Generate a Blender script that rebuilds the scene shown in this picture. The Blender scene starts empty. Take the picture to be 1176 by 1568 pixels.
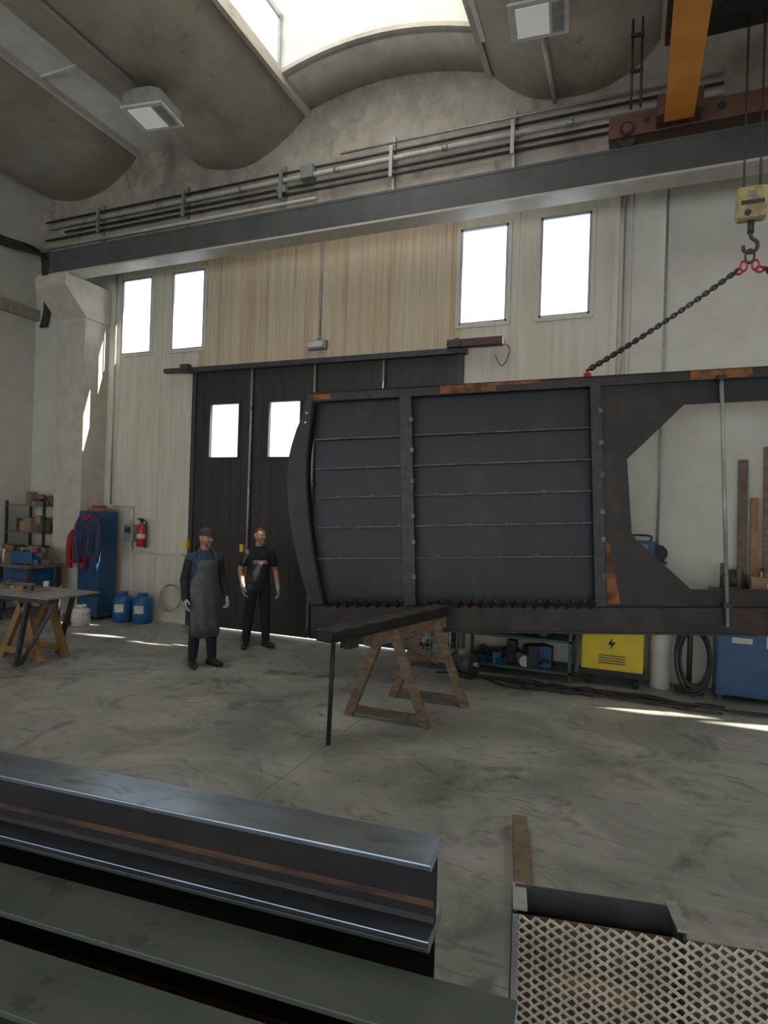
import bpy, bmesh, math, random
import numpy as np
from mathutils import Vector, Matrix
random.seed(7)
S=bpy.context.scene
rad=math.radians
# ------------------------------------------------------------------ materials
def nodes(name):
    m=bpy.data.materials.new(name); m.use_nodes=True
    nt=m.node_tree; return m,nt,nt.nodes['Principled BSDF']
def mk(name,c1,c2=None,scale=4,rough=.6,metal=0.,bump=0.,stretch=(1,1,1),lo=.4,hi=.6,detail=6,bscale=None,c3=None,s3=1.2,lo3=.55,hi3=.7,spec=None,st3=(1,1,1),extra=()):
    m,nt,b=nodes(name)
    b.inputs['Roughness'].default_value=rough; b.inputs['Metallic'].default_value=metal
    if spec is not None: b.inputs['Specular IOR Level'].default_value=spec
    b.inputs['Base Color'].default_value=(*c1,1)
    tc=nt.nodes.new('ShaderNodeTexCoord')
    def noise(sc,st,d=detail,dist=0):
        mp=nt.nodes.new('ShaderNodeMapping'); mp.inputs['Scale'].default_value=st
        nt.links.new(tc.outputs['Object'],mp.inputs['Vector'])
        n=nt.nodes.new('ShaderNodeTexNoise'); n.inputs['Scale'].default_value=sc; n.inputs['Detail'].default_value=d
        n.inputs['Roughness'].default_value=.62;n.inputs['Distortion'].default_value=dist
        nt.links.new(mp.outputs['Vector'],n.inputs['Vector']); return n
    def ramp(src,a,z):
        r=nt.nodes.new('ShaderNodeValToRGB'); r.color_ramp.elements[0].position=a; r.color_ramp.elements[1].position=z
        nt.links.new(src.outputs['Fac'],r.inputs['Fac']); return r
    if c2 is not None:
        r=ramp(noise(scale,stretch),lo,hi)
        r.color_ramp.elements[0].color=(*c1,1); r.color_ramp.elements[1].color=(*c2,1)
        out=r.outputs['Color']
        ex=list(extra)
        if c3 is not None: ex=[(c3,s3,st3,lo3,hi3,0,1)]+ex
        for (cc,ss,st,l,h,dist,amt) in ex:
            r3=ramp(noise(ss,st,8,dist),l,h)
            ml=nt.nodes.new('ShaderNodeMath');ml.operation='MULTIPLY';ml.inputs[1].default_value=amt
            nt.links.new(r3.outputs['Color'],ml.inputs[0])
            mx=nt.nodes.new('ShaderNodeMix'); mx.data_type='RGBA'
            nt.links.new(ml.outputs[0],mx.inputs['Factor'])
            nt.links.new(out,mx.inputs['A']); mx.inputs['B'].default_value=(*cc,1)
            out=mx.outputs['Result']
        nt.links.new(out,b.inputs['Base Color'])
    if bump>0:
        n=noise(bscale or scale*4,(1,1,1),4); bp=nt.nodes.new('ShaderNodeBump')
        bp.inputs['Strength'].default_value=bump; bp.inputs['Distance'].default_value=.02
        nt.links.new(n.outputs['Fac'],bp.inputs['Height']); nt.links.new(bp.outputs['Normal'],b.inputs['Normal'])
    return m
M={}
M['floor']=mk('floor_concrete',(.27,.275,.255),(.40,.40,.375),scale=1.6,rough=.42,bump=.08,bscale=16,lo=.3,hi=.7,detail=12,
  extra=[((.16,.162,.15),.55,(1,1.3,1),.44,.64,.8,.85),((.085,.085,.08),1.3,(1,1,1),.54,.68,2.0,.8),((.08,.08,.075),3.2,(.45,1.6,1),.58,.69,2.5,.75),((.50,.50,.47),2.4,(1,.6,1),.58,.74,1.2,.55)])
M['joint']=mk('floor_joint',(.15,.15,.14),rough=.8)
M['wallp']=mk('wall_panel_cream',(.60,.575,.50),(.54,.505,.42),scale=3,rough=.7,stretch=(3,3,.25),bump=.05,bscale=40)
M['wallu']=mk('wall_panel_stained',(.58,.51,.39),(.46,.35,.23),scale=2.2,rough=.65,stretch=(3.5,3.5,.15),lo=.36,hi=.66,extra=[((.22,.15,.09),3.3,(5,5,.12),.56,.70,0,.7)])
M['wallw']=mk('wall_plaster_white',(.60,.59,.53),(.55,.535,.48),scale=2,rough=.85,bump=.15,bscale=25)
M['conc']=mk('roof_concrete',(.60,.56,.49),(.48,.44,.38),scale=2.2,rough=.9,bump=.15,bscale=14,lo=.35,hi=.7,detail=10,extra=[((.20,.175,.15),.9,(1,.35,1),.54,.74,.5,.75),((.66,.64,.58),3,(1,.5,1),.6,.75,0,.5),((.16,.14,.12),3.5,(1,.7,2),.62,.72,.8,.6)])
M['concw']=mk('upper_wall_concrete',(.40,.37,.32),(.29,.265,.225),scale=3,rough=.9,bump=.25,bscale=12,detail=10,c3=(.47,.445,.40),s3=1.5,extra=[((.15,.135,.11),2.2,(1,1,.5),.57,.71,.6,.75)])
M['sheet']=mk('roof_sheet_grey',(.68,.68,.65),(.60,.60,.58),scale=3,rough=.7)
M['white']=mk('skylight_white',(.72,.73,.69),(.62,.63,.60),scale=2,rough=.6)
M['pillar']=mk('pillar_concrete',(.52,.49,.42),(.45,.42,.36),scale=4,rough=.85,bump=.12,bscale=25)
M['door']=mk('door_dark_paint',(.024,.021,.022),(.032,.029,.029),scale=3,rough=.55,stretch=(3,3,.3))
M['rail']=mk('door_rail_rusty',(.075,.04,.037),(.10,.052,.045),scale=10,rough=.7)
M['frame']=mk('window_frame_metal',(.36,.38,.42),rough=.4,metal=.3)
M['crane']=mk('runway_beam_grey',(.060,.065,.068),(.078,.082,.085),scale=3,rough=.5)
M['craneu']=mk('runway_beam_flange_grey',(.46,.44,.39),(.40,.38,.34),scale=5,rough=.5)  # light from sun and wall on the flange underside, put into the colour
M['orange']=mk('crane_orange_paint',(.68,.26,.035),(.62,.22,.03),scale=3,rough=.5)
M['brown']=mk('carriage_primer_brown',(.10,.05,.035),(.13,.062,.042),scale=6,rough=.6)
M['steel']=mk('mill_scale_steel',(.011,.013,.017),(.019,.022,.028),scale=2.5,rough=.45,metal=.2,bump=.03,bscale=10,detail=9,lo=.3,hi=.75,stretch=(1,1,.5),extra=[((.034,.038,.045),1.2,(1.5,1,.8),.56,.72,0,.8)])
M['steelrib']=mk('stiffener_steel',(.026,.025,.026),(.044,.041,.040),scale=9,rough=.45,metal=.3)
M['ribedge']=mk('rib_edge_bright_steel',(.13,.14,.15),(.05,.05,.055),scale=7,rough=.4,metal=.5)  # lighter steel that paints highlights onto rib edges and small blocks
M['steelr']=mk('dark_chord_steel',(.025,.022,.022),(.042,.037,.035),scale=5,rough=.5,metal=.3,extra=[((.085,.04,.022),1.8,(1,1,1),.56,.70,0,.7)])
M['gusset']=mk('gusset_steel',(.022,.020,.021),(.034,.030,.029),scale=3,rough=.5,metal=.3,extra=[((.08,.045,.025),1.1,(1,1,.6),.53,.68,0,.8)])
M['rust']=mk('fresh_rust',(.28,.105,.035),(.07,.035,.022),scale=5,rough=.8,bump=.2,bscale=40,lo=.42,hi=.62)  # real rust on the chord; also colours the painted glow on the gusset
M['beam']=mk('foreground_beam_steel',(.20,.24,.29),(.29,.34,.40),scale=4,rough=.27,metal=.88,stretch=(.3,1,1),bump=.03,bscale=20,extra=[((.06,.065,.07),7,(.6,1,1),.58,.70,.8,.6)])
M['beamrust']=mk('foreground_beam_web_rust',(.016,.016,.019),(.027,.024,.024),scale=8,rough=.5,metal=.3,stretch=(.4,1,1))
M['rustline']=mk('web_rust_line',(.10,.05,.02),(.03,.02,.018),scale=6,rough=.7,stretch=(.6,1,3))
M['beamend']=mk('cut_steel_bright',(.42,.50,.55),(.30,.36,.40),scale=20,rough=.4,metal=.5)
M['beamgreen']=mk('foreground_beam_greenish',(.065,.08,.073),(.088,.102,.094),scale=4,rough=.5,metal=.4,stretch=(.5,1,1),extra=[((.035,.04,.038),5,(1,1,1),.64,.67,0,.6)])
M['wood']=mk('worn_wood',(.14,.10,.068),(.22,.16,.11),scale=6,rough=.75,stretch=(1,1,4),bump=.2,bscale=30)
M['woodg']=mk('grey_wood',(.16,.13,.10),(.11,.085,.065),scale=8,rough=.8,bump=.2,bscale=30)
M['woodo']=mk('orange_wood',(.33,.20,.08),(.25,.15,.06),scale=6,rough=.7)
M['galv']=mk('galvanised_conduit',(.38,.39,.38),(.30,.31,.30),scale=10,rough=.4,metal=.4)
M['pvc']=mk('white_pvc_conduit',(.58,.57,.53),(.48,.48,.44),scale=6,rough=.45)
M['dark']=mk('black_rubber',(.016,.016,.018),(.027,.027,.029),scale=10,rough=.6)
M['dgrey']=mk('dark_grey_metal',(.042,.044,.048),(.06,.063,.066),scale=8,rough=.5,metal=.3)
M['grey']=mk('grey_machine_paint',(.26,.27,.27),(.21,.22,.22),scale=8,rough=.5)
M['blue']=mk('blue_paint',(.02,.085,.20),(.016,.065,.15),scale=5,rough=.45)
M['bluep']=mk('blue_plastic',(.02,.13,.32),(.015,.10,.25),scale=5,rough=.35)
M['red']=mk('red_paint',(.46,.025,.025),(.38,.02,.02),scale=5,rough=.35)
M['yellow']=mk('yellow_paint',(.74,.56,.02),(.66,.50,.02),scale=5,rough=.4)
M['hoisty']=mk('hoist_yellow_dirty',(.48,.41,.17),(.26,.23,.12),scale=8,rough=.5)
M['green']=mk('green_paint',(.035,.10,.07),(.025,.075,.05),scale=7,rough=.5)
M['wht']=mk('white_plastic',(.58,.58,.56),(.48,.48,.45),scale=5,rough=.4)
M['label']=mk('paper_label',(.62,.61,.55),(.48,.46,.38),scale=12,rough=.6)
M['cable']=mk('black_cable',(.02,.02,.022),rough=.5)
M['brush']=mk('steel_table_top',(.34,.35,.34),(.26,.27,.26),scale=8,rough=.4,metal=.4)
M['alu']=mk('expanded_metal_galv',(.74,.70,.60),(.56,.53,.44),scale=12,rough=.4,metal=.4)
M['tool']=mk('scrap_metal',(.15,.13,.11),(.07,.065,.06),scale=12,rough=.5,metal=.5)
M['chain']=mk('oily_chain_steel',(.05,.048,.045),(.085,.08,.075),scale=12,rough=.4,metal=.6)
M['card']=mk('cardboard',(.28,.20,.12),(.22,.155,.095),scale=8,rough=.8)
# people
M['skin']=mk('skin',(.43,.23,.16),(.37,.185,.13),scale=10,rough=.5)
M['skin2']=mk('skin_fair',(.50,.29,.205),(.43,.225,.15),scale=10,rough=.5)
M['hair']=mk('hair_short_brown',(.14,.065,.03),(.20,.09,.045),scale=60,rough=.7,bump=.3,bscale=200)
M['hairg']=mk('hair_greying',(.06,.05,.045),(.12,.11,.10),scale=60,rough=.7)
M['denim']=mk('denim_blue_shirt',(.026,.042,.078),(.042,.065,.115),scale=10,rough=.85,bump=.5,bscale=14)
M['navy']=mk('navy_trousers',(.009,.011,.020),(.014,.017,.029),scale=9,rough=.85,bump=.6,bscale=12)
M['blackc']=mk('black_sleeve_cloth',(.012,.014,.020),(.021,.023,.030),scale=9,rough=.85,bump=.6,bscale=14)
M['tshirt']=mk('black_tshirt',(.014,.013,.018),(.025,.023,.028),scale=9,rough=.85,bump=.5,bscale=13)
M['print']=mk('shirt_print_pale',(.42,.34,.34),(.05,.04,.045),scale=38,rough=.8,lo=.5,hi=.56)
M['apron']=mk('leather_apron_grey',(.052,.058,.063),(.080,.086,.088),scale=6,rough=.5,bump=.5,bscale=9)
M['shoe']=mk('black_shoe_leather',(.012,.012,.012),(.025,.022,.02),scale=12,rough=.45)
M['glove']=mk('grey_work_glove',(.40,.40,.38),(.28,.28,.27),scale=25,rough=.85,bump=.3,bscale=40)
M['cap']=mk('dark_cap_cloth',(.035,.035,.038),(.06,.06,.062),scale=15,rough=.85)
M['eyew']=mk('eye_white',(.60,.58,.55),rough=.25)
M['eyed']=mk('eye_iris_dark',(.04,.025,.015),rough=.2)
M['lip']=mk('lips',(.31,.12,.095),rough=.5)
M['navyj']=mk('navy_jacket_cloth',(.025,.033,.085),(.04,.047,.11),scale=9,rough=.85,bump=.4,bscale=12)
M['redj']=mk('red_jacket_cloth',(.34,.02,.03),(.25,.015,.025),scale=9,rough=.85,bump=.4,bscale=12)
def glassmat():
    m,nt,b=nodes('window_glass')
    out=nt.nodes['Material Output']; tr=nt.nodes.new('ShaderNodeBsdfTransparent'); tr.inputs[0].default_value=(.96,.98,1,1)
    gl=nt.nodes.new('ShaderNodeBsdfGlossy'); gl.inputs['Roughness'].default_value=.05
    mx=nt.nodes.new('ShaderNodeMixShader'); mx.inputs[0].default_value=.05
    nt.links.new(tr.outputs[0],mx.inputs[1]); nt.links.new(gl.outputs[0],mx.inputs[2]); nt.links.new(mx.outputs[0],out.inputs['Surface'])
    return m
M['glass']=glassmat()
def rooflight():
    m,nt,b=nodes('translucent_rooflight')
    out=nt.nodes['Material Output']; tr=nt.nodes.new('ShaderNodeBsdfTranslucent'); tr.inputs[0].default_value=(.58,.60,.60,1)
    gl=nt.nodes.new('ShaderNodeBsdfDiffuse'); gl.inputs[0].default_value=(.8,.8,.78,1)
    mx=nt.nodes.new('ShaderNodeMixShader'); mx.inputs[0].default_value=.4
    nt.links.new(tr.outputs[0],mx.inputs[1]); nt.links.new(gl.outputs[0],mx.inputs[2]); nt.links.new(mx.outputs[0],out.inputs['Surface'])
    return m
M['skyroof']=rooflight()
def emis(name,c,s):
    m,nt,b=nodes(name); b.inputs['Base Color'].default_value=(*c,1); b.inputs['Emission Color'].default_value=(*c,1); b.inputs['Emission Strength'].default_value=s; return m
M['lampglass']=emis('lamp_lens',(.75,.77,.75),.2)

# ------------------------------------------------------------------ builder
class B:
    def __init__(s,name): s.name=name; s.bm=bmesh.new(); s.mats=[]
    def mi(s,m):
        if m not in s.mats: s.mats.append(m)
        return s.mats.index(m)
    def _fin(s,vs,m,mat4=None,smooth=False):
        i=s.mi(m)
        fs=set(f for v in vs for f in v.link_faces)
        for f in fs: f.material_index=i; f.smooth=smooth
        if mat4 is not None: bmesh.ops.transform(s.bm,matrix=mat4,verts=vs)
    def box(s,c,d,m,rz=0,rx=0,ry=0,bev=0):
        r=bmesh.ops.create_cube(s.bm,size=1); vs=r['verts']
        mt=Matrix.Translation(c)@Matrix.Rotation(rz,4,'Z')@Matrix.Rotation(ry,4,'Y')@Matrix.Rotation(rx,4,'X')@Matrix.Diagonal((*d,1))
        s._fin(vs,m,mt)
        if bev>0:
            es=list(set(e for v in vs for e in v.link_edges))
            bmesh.ops.bevel(s.bm,geom=es,offset=bev,segments=2,affect='EDGES',profile=.5,material=s.mi(m))
    def bb(s,x0,x1,y0,y1,z0,z1,m,bev=0): s.box(((x0+x1)/2,(y0+y1)/2,(z0+z1)/2),(abs(x1-x0),abs(y1-y0),abs(z1-z0)),m,bev=bev)
    def beam(s,p0,p1,w,h,m,bev=0,up=(0,0,1)):
        p0=Vector(p0);p1=Vector(p1);d=p1-p0;L=d.length;z=d.normalized();u=Vector(up)
        if abs(z.dot(u))>.98:u=Vector((0,1,0))
        x=u.cross(z).normalized();y=z.cross(x)
        mt=Matrix.Translation((p0+p1)/2)@Matrix((x,y,z)).transposed().to_4x4()@Matrix.Diagonal((w,h,L,1))
        r=bmesh.ops.create_cube(s.bm,size=1);vs=r['verts'];s._fin(vs,m,mt)
        if bev>0:
            es=list(set(e for v in vs for e in v.link_edges))
            bmesh.ops.bevel(s.bm,geom=es,offset=bev,segments=1,affect='EDGES',material=s.mi(m))
    def cyl(s,p0,p1,r,m,seg=14,r2=None,smooth=True):
        p0=Vector(p0);p1=Vector(p1);d=p1-p0
        q=bmesh.ops.create_cone(s.bm,cap_ends=True,segments=seg,radius1=r,radius2=r if r2 is None else r2,depth=d.length)
        mt=Matrix.Translation((p0+p1)/2)@d.to_track_quat('Z','Y').to_matrix().to_4x4()
        s._fin(q['verts'],m,mt)
        if smooth:
            for f in set(f for v in q['verts'] for f in v.link_faces):
                if len(f.verts)==4: f.smooth=True
    def sph(s,c,r,m,sc=(1,1,1),seg=14):
        q=bmesh.ops.create_uvsphere(s.bm,u_segments=seg,v_segments=seg//2+2,radius=r)
        s._fin(q['verts'],m,Matrix.Translation(c)@Matrix.Diagonal((*sc,1)),smooth=True)
    def lathe(s,prof,m,c=(0,0,0),seg=20):
        rings=[]
        for r,z in prof:
            rings.append([s.bm.verts.new((c[0]+r*math.cos(a),c[1]+r*math.sin(a),c[2]+z)) for a in [2*math.pi*k/seg for k in range(seg)]])
        i=s.mi(m)
        for a,b in zip(rings,rings[1:]):
            for k in range(seg):
                f=s.bm.faces.new((a[k],a[(k+1)%seg],b[(k+1)%seg],b[k]));f.smooth=True;f.material_index=i
        f=s.bm.faces.new(rings[0][::-1]);f.material_index=i
        f=s.bm.faces.new(rings[-1]);f.material_index=i
    def sheet(s,pts,y0,y1,m):
        i=s.mi(m);a=[s.bm.verts.new((x,y0,z)) for x,z in pts];b=[s.bm.verts.new((x,y1,z)) for x,z in pts]
        for k in range(len(pts)-1):
            f=s.bm.faces.new((a[k],a[k+1],b[k+1],b[k]));f.smooth=True;f.material_index=i
    def prism(s,pts,a0,a1,m,axis='Y',smooth=False):
        def P(p,a):
            return {'Y':(p[0],a,p[1]),'X':(a,p[0],p[1]),'Z':(p[0],p[1],a)}[axis]
        v0=[s.bm.verts.new(P(p,a0)) for p in pts];v1=[s.bm.verts.new(P(p,a1)) for p in pts]
        i=s.mi(m);n=len(pts);fs=[]
        fs.append(s.bm.faces.new(v0));fs.append(s.bm.faces.new(v1[::-1]))
        for k in range(n):
            f=s.bm.faces.new((v0[k],v1[k],v1[(k+1)%n],v0[(k+1)%n]));f.smooth=smooth;fs.append(f)
        for f in fs:f.material_index=i
        bmesh.ops.recalc_face_normals(s.bm,faces=fs)
    def loft(s,rings,m,seg=20,smooth=True):
        i=s.mi(m);R=[]
        for (cx,cy,cz,rx,ry) in rings:
            R.append([s.bm.verts.new((cx+rx*math.cos(2*math.pi*k/seg),cy+ry*math.sin(2*math.pi*k/seg),cz)) for k in range(seg)])
        fs=[]
        for a,b in zip(R,R[1:]):
            for k in range(seg):
                f=s.bm.faces.new((a[k],a[(k+1)%seg],b[(k+1)%seg],b[k]));f.smooth=smooth;fs.append(f)
        fs.append(s.bm.faces.new(R[0][::-1]));fs.append(s.bm.faces.new(R[-1]))
        for f in fs:f.material_index=i
        bmesh.ops.recalc_face_normals(s.bm,faces=fs)
    def tube(s,pts,r,m,seg=8,sub=6):
        P=[Vector(p) for p in pts]
        Q=[]
        for k in range(len(P)-1):
            a=P[max(k-1,0)];b=P[k];c=P[k+1];d=P[min(k+2,len(P)-1)]
            for j in range(sub):
                t=j/sub
                Q.append(.5*((2*b)+(c-a)*t+(2*a-5*b+4*c-d)*t*t+(-a+3*b-3*c+d)*t**3))
        Q.append(P[-1]);i=s.mi(m);R=[];prev=None
        for k,q in enumerate(Q):
            d=(Q[min(k+1,len(Q)-1)]-Q[max(k-1,0)]).normalized()
            if prev is None:
                u=Vector((0,0,1)) if abs(d.z)<.9 else Vector((1,0,0));x=u.cross(d).normalized()
            else:
                x=(prev-d*prev.dot(d)).normalized()
            prev=x;y=d.cross(x)
            rr=r[min(k,len(r)-1)] if isinstance(r,list) else r
            R.append([s.bm.verts.new(q+rr*(x*math.cos(2*math.pi*j/seg)+y*math.sin(2*math.pi*j/seg))) for j in range(seg)])
        for a,b in zip(R,R[1:]):
            for j in range(seg):
                f=s.bm.faces.new((a[j],a[(j+1)%seg],b[(j+1)%seg],b[j]));f.smooth=True;f.material_index=i
        for e in (R[0][::-1],R[-1]):
            f=s.bm.faces.new(e);f.material_index=i
    def torus(s,c,R,r,m,mt=None,sc=(1,1,1),n=12,k=6):
        i=s.mi(m);rings=[]
        T=Matrix.Translation(c)@(mt.to_4x4() if mt is not None else Matrix())@Matrix.Diagonal((*sc,1))
        for a in range(n):
            A=2*math.pi*a/n
            rings.append([s.bm.verts.new(T@Vector(((R+r*math.cos(2*math.pi*b/k))*math.cos(A),(R+r*math.cos(2*math.pi*b/k))*math.sin(A),r*math.sin(2*math.pi*b/k)))) for b in range(k)])
        for a in range(n):
            for b in range(k):
                f=s.bm.faces.new((rings[a][b],rings[(a+1)%n][b],rings[(a+1)%n][(b+1)%k],rings[a][(b+1)%k]));f.smooth=True;f.material_index=i
    def done(s,loc=(0,0,0),rz=0,mat4=None,parent=None):
        me=bpy.data.meshes.new(s.name);s.bm.to_mesh(me);s.bm.free()
        for m in s.mats:me.materials.append(M[m])
        o=bpy.data.objects.new(s.name,me);S.collection.objects.link(o)
        if mat4 is not None:o.matrix_world=mat4
        else:
            o.location=loc;o.rotation_euler=(0,0,rz)
        if parent:o.parent=parent
        return o
# ------------------------------------------------------------------ camera
th=rad(22.0);rl=.031
c_=math.cos(rl);s_=math.sin(rl)
R=Vector((math.cos(th)*c_,math.sin(th)*c_,s_));U=Vector((-math.cos(th)*s_,-math.sin(th)*s_,c_));Bk=Vector((math.sin(th),-math.cos(th),0))
cam=bpy.data.cameras.new('camera');co=bpy.data.objects.new('camera',cam);S.collection.objects.link(co)
mw=Matrix((R,U,Bk)).transposed().to_4x4();mw.translation=(0,0,2.0);co.matrix_world=mw
cam.sensor_fit='VERTICAL';cam.sensor_height=36;cam.lens=36*950/1600;cam.clip_start=.05
S.camera=co
# ------------------------------------------------------------------ light
w=bpy.data.worlds.new('sky');S.world=w;w.use_nodes=True
bg=w.node_tree.nodes['Background'];bg.inputs[0].default_value=(.94,.97,1,1);bg.inputs[1].default_value=2.6
sd=bpy.data.lights.new('sun','SUN');sd.energy=25;sd.angle=.01;sd.color=(1,.90,.72)
so=bpy.data.objects.new('sun',sd);S.collection.objects.link(so)
so.rotation_euler=Vector((-5.5,-1.4,-5.3)).to_track_quat('-Z','Y').to_euler()
S.view_settings.view_transform='Standard'
# ------------------------------------------------------------------ room shell
WY=8.3;XL=-10.7;XR=9.0;YB=-9.0
b=B('floor');b.bb(XL-.2,XR+.2,YB,WY+.2,-.12,0,'floor')
for x in (-7.6,-2.34,2.9):b.bb(x-.003,x+.003,YB,WY,-.001,.0008,'joint')
for y in (2.6,-2.6):b.bb(XL,XR,y-.003,y+.003,-.001,.0008,'joint')
b.done()
wins=[(-8.53,-7.85),(-7.40,-6.72),(-2.31,-1.64),(-1.21,-.56),(3.95,4.85),(5.10,6.0),(6.25,7.15)]  # last three lie out of view, widened to lengthen the sun patches
DX0,DX1,DZ=-6.82,-2.26,4.28
WZ0,WZ1=4.66,6.0
b=B('wall_back')
xs=sorted(set([XL,XR,DX0,DX1,-.27]+[x for w_ in wins for x in w_]))
zs=[0,DZ,WZ0,WZ1,6.35]
def hole(x,z):
    if DX0<x<DX1 and z<DZ:return True
    return any(a<x<c for a,c in wins) and WZ0<z<WZ1
for i in range(len(xs)-1):
    for j in range(4):
        xm=(xs[i]+xs[i+1])/2;zm=(zs[j]+zs[j+1])/2
        if hole(xm,zm):continue
        m='wallw' if xm>-.27 or xm<-8.9 else ('wallu' if (zm>DZ and -6.82<xm<-2.2) else 'wallp')
        b.bb(xs[i],xs[i+1],WY,WY+.03,zs[j],zs[j+1],m)
x=-8.78;kk=0
while x<-.3:
    kk+=1
    segs=[(0,6.35)]
    if DX0-.03<x<DX1+.03:segs=[(DZ+.1,6.35)]
    for a,c in wins:
        if a-.05<x<c+.05: segs=[(s0,min(s1,WZ0-.05)) for s0,s1 in segs]+[(WZ1+.05,6.35)]
    up=(DX0<x<DX1)
    if up or kk%2==0:
        for s0,s1 in segs:
            b.box((x,WY-.003,(s0+s1)/2),(.02 if up else .012,.01 if up else .006,s1-s0),'wallu' if up else 'wallp')
    x+=.235
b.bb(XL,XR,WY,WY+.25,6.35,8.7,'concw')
b.done()
b=B('trim_1')
b.bb(-.30,-.22,WY-.05,WY-.001,0,6.3,'wallp');b.bb(-.10,-.075,WY-.03,WY-.001,0,6.3,'wallp');b.done()
b=B('wall_left')
b.bb(XL-.2,XL,YB,WY+.04,0,8.7,'wallw')
b.bb(XL,XL+.12,YB,WY,5.45,5.65,'concw');b.done()
b=B('wall_right');b.bb(XR,XR+.2,YB,WY+.04,0,9.6,'wallw');b.done()
b=B('wall_rear');b.bb(XL-.2,XR+.2,YB-.2,YB,4.8,9.6,'wallw');b.done()  # unseen, added above a rear opening to darken the foreground floor
wn=0
for a,c in wins:
    wn+=1;b=B('window_%d'%wn);f=.03
    for x0,x1,z0,z1 in ((a,a+f,WZ0,WZ1),(c-f,c,WZ0,WZ1),(a,c,WZ0,WZ0+f),(a,c,WZ1-f,WZ1)):b.bb(x0,x1,WY-.004,WY+.028,z0,z1,'frame')
    b.bb(a-.05,c+.05,WY-.02,WY-.001,WZ0-.05,WZ0,'wallp');b.bb(a-.05,a,WY-.012,WY-.001,WZ0,WZ1,'wallp');b.bb(c,c+.05,WY-.012,WY-.001,WZ0,WZ1,'wallp')
    b.bb(a-.05,c+.05,WY-.012,WY-.001,WZ1,WZ1+.04,'wallp')
    b.bb(a+f,c-f,WY+.018,WY+.022,WZ0+f,WZ1-f,'glass');b.done()
# door (four folding leaves)
b=B('door_1')
lw=(DX1-DX0)/4
for k in range(4):
    a=DX0+k*lw;c=a+lw
    if k<2: wa,wc,w0,w1=a+.32,a+.88,2.82,3.69
    else: wa=wc=None
    if wa:
        b.bb(a+.01,wa,WY-.03,WY+.02,.02,DZ-.05,'door');b.bb(wc,c-.01,WY-.03,WY+.02,.02,DZ-.05,'door')
        b.bb(wa,wc,WY-.03,WY+.02,.02,w0,'door');b.bb(wa,wc,WY-.03,WY+.02,w1,DZ-.05,'door')
        for x0,x1,z0,z1 in ((wa-.03,wa,w0-.03,w1+.03),(wc,wc+.03,w0-.03,w1+.03),(wa,wc,w0-.03,w0),(wa,wc,w1,w1+.03)):b.bb(x0,x1,WY-.045,WY-.03,z0,z1,'door')
        b.bb(wa,wc,WY-.006,WY-.002,w0,w1,'glass')
    else:
        b.bb(a+.01,c-.01,WY-.03,WY+.02,.02,DZ-.05,'door')
    for q in range(1,6):
        xx=a+lw*q/6
        if wa and wa-.05<xx<wc+.05:
            b.bb(xx-.005,xx+.005,WY-.034,WY-.03,.05,w0-.04,'door');b.bb(xx-.005,xx+.005,WY-.034,WY-.03,w1+.04,DZ-.08,'door')
        else:b.bb(xx-.005,xx+.005,WY-.034,WY-.03,.05,DZ-.08,'door')
    if k>0:
        b.cyl((a,WY-.07,.15),(a,WY-.07,DZ+.02),.018,'galv');b.bb(a-.03,a+.03,WY-.06,WY-.03,.05,DZ-.05,'door')
        for zz in (.5,1.3,2.4,3.6):b.box((a,WY-.06,zz),(.09,.05,.07),'dgrey')
b.bb(DX0-.05,DX0+.03,WY-.06,WY+.02,0,DZ,'dgrey');b.bb(DX1-.03,DX1+.05,WY-.06,WY+.02,0,DZ,'dgrey')
b.bb(DX0-.05,DX1+.1,WY-.14,WY-.02,DZ-.05,DZ+.03,'dgrey')
b.bb(DX0-.55,DX0+.0,WY-.2,WY-.12,DZ-.05,DZ+.02,'rail');b.bb(DX1-.15,DX1+.62,WY-.22,WY-.1,DZ+.02,DZ+.12,'rail')
b.bb(-6.72,-6.69,WY-.08,WY-.03,1.0,1.35,'dgrey')
b.cyl((DX1,WY-.12,DZ+.07),(DX1+.0,WY-.25,DZ+.07),.06,'dgrey');b.box((DX0-.1,WY-.18,DZ),(.16,.1,.14),'dgrey')
b.tube([(DX1+.6,WY-.12,DZ+.1),(DX1+.7,WY-.1,DZ-.05),(DX1+.6,WY-.08,DZ-.25),(DX1+.5,WY-.08,DZ-.1)],.006,'cable')
b.box((-6.86,WY-.09,1.35),(.07,.07,.14),'yellow');b.box((-5.75,WY-.09,1.35),(.06,.07,.12),'yellow');b.done()
# pillar
b=B('pillar')
b.bb(-9.46,-8.82,7.78,WY-.001,0,5.35,'pillar',bev=.012)
b.prism([(7.78,5.2),(WY-.002,5.2),(WY-.002,5.82),(7.34,5.82),(7.34,5.62)],-9.50,-8.79,'pillar',axis='X')
b.done()
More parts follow.
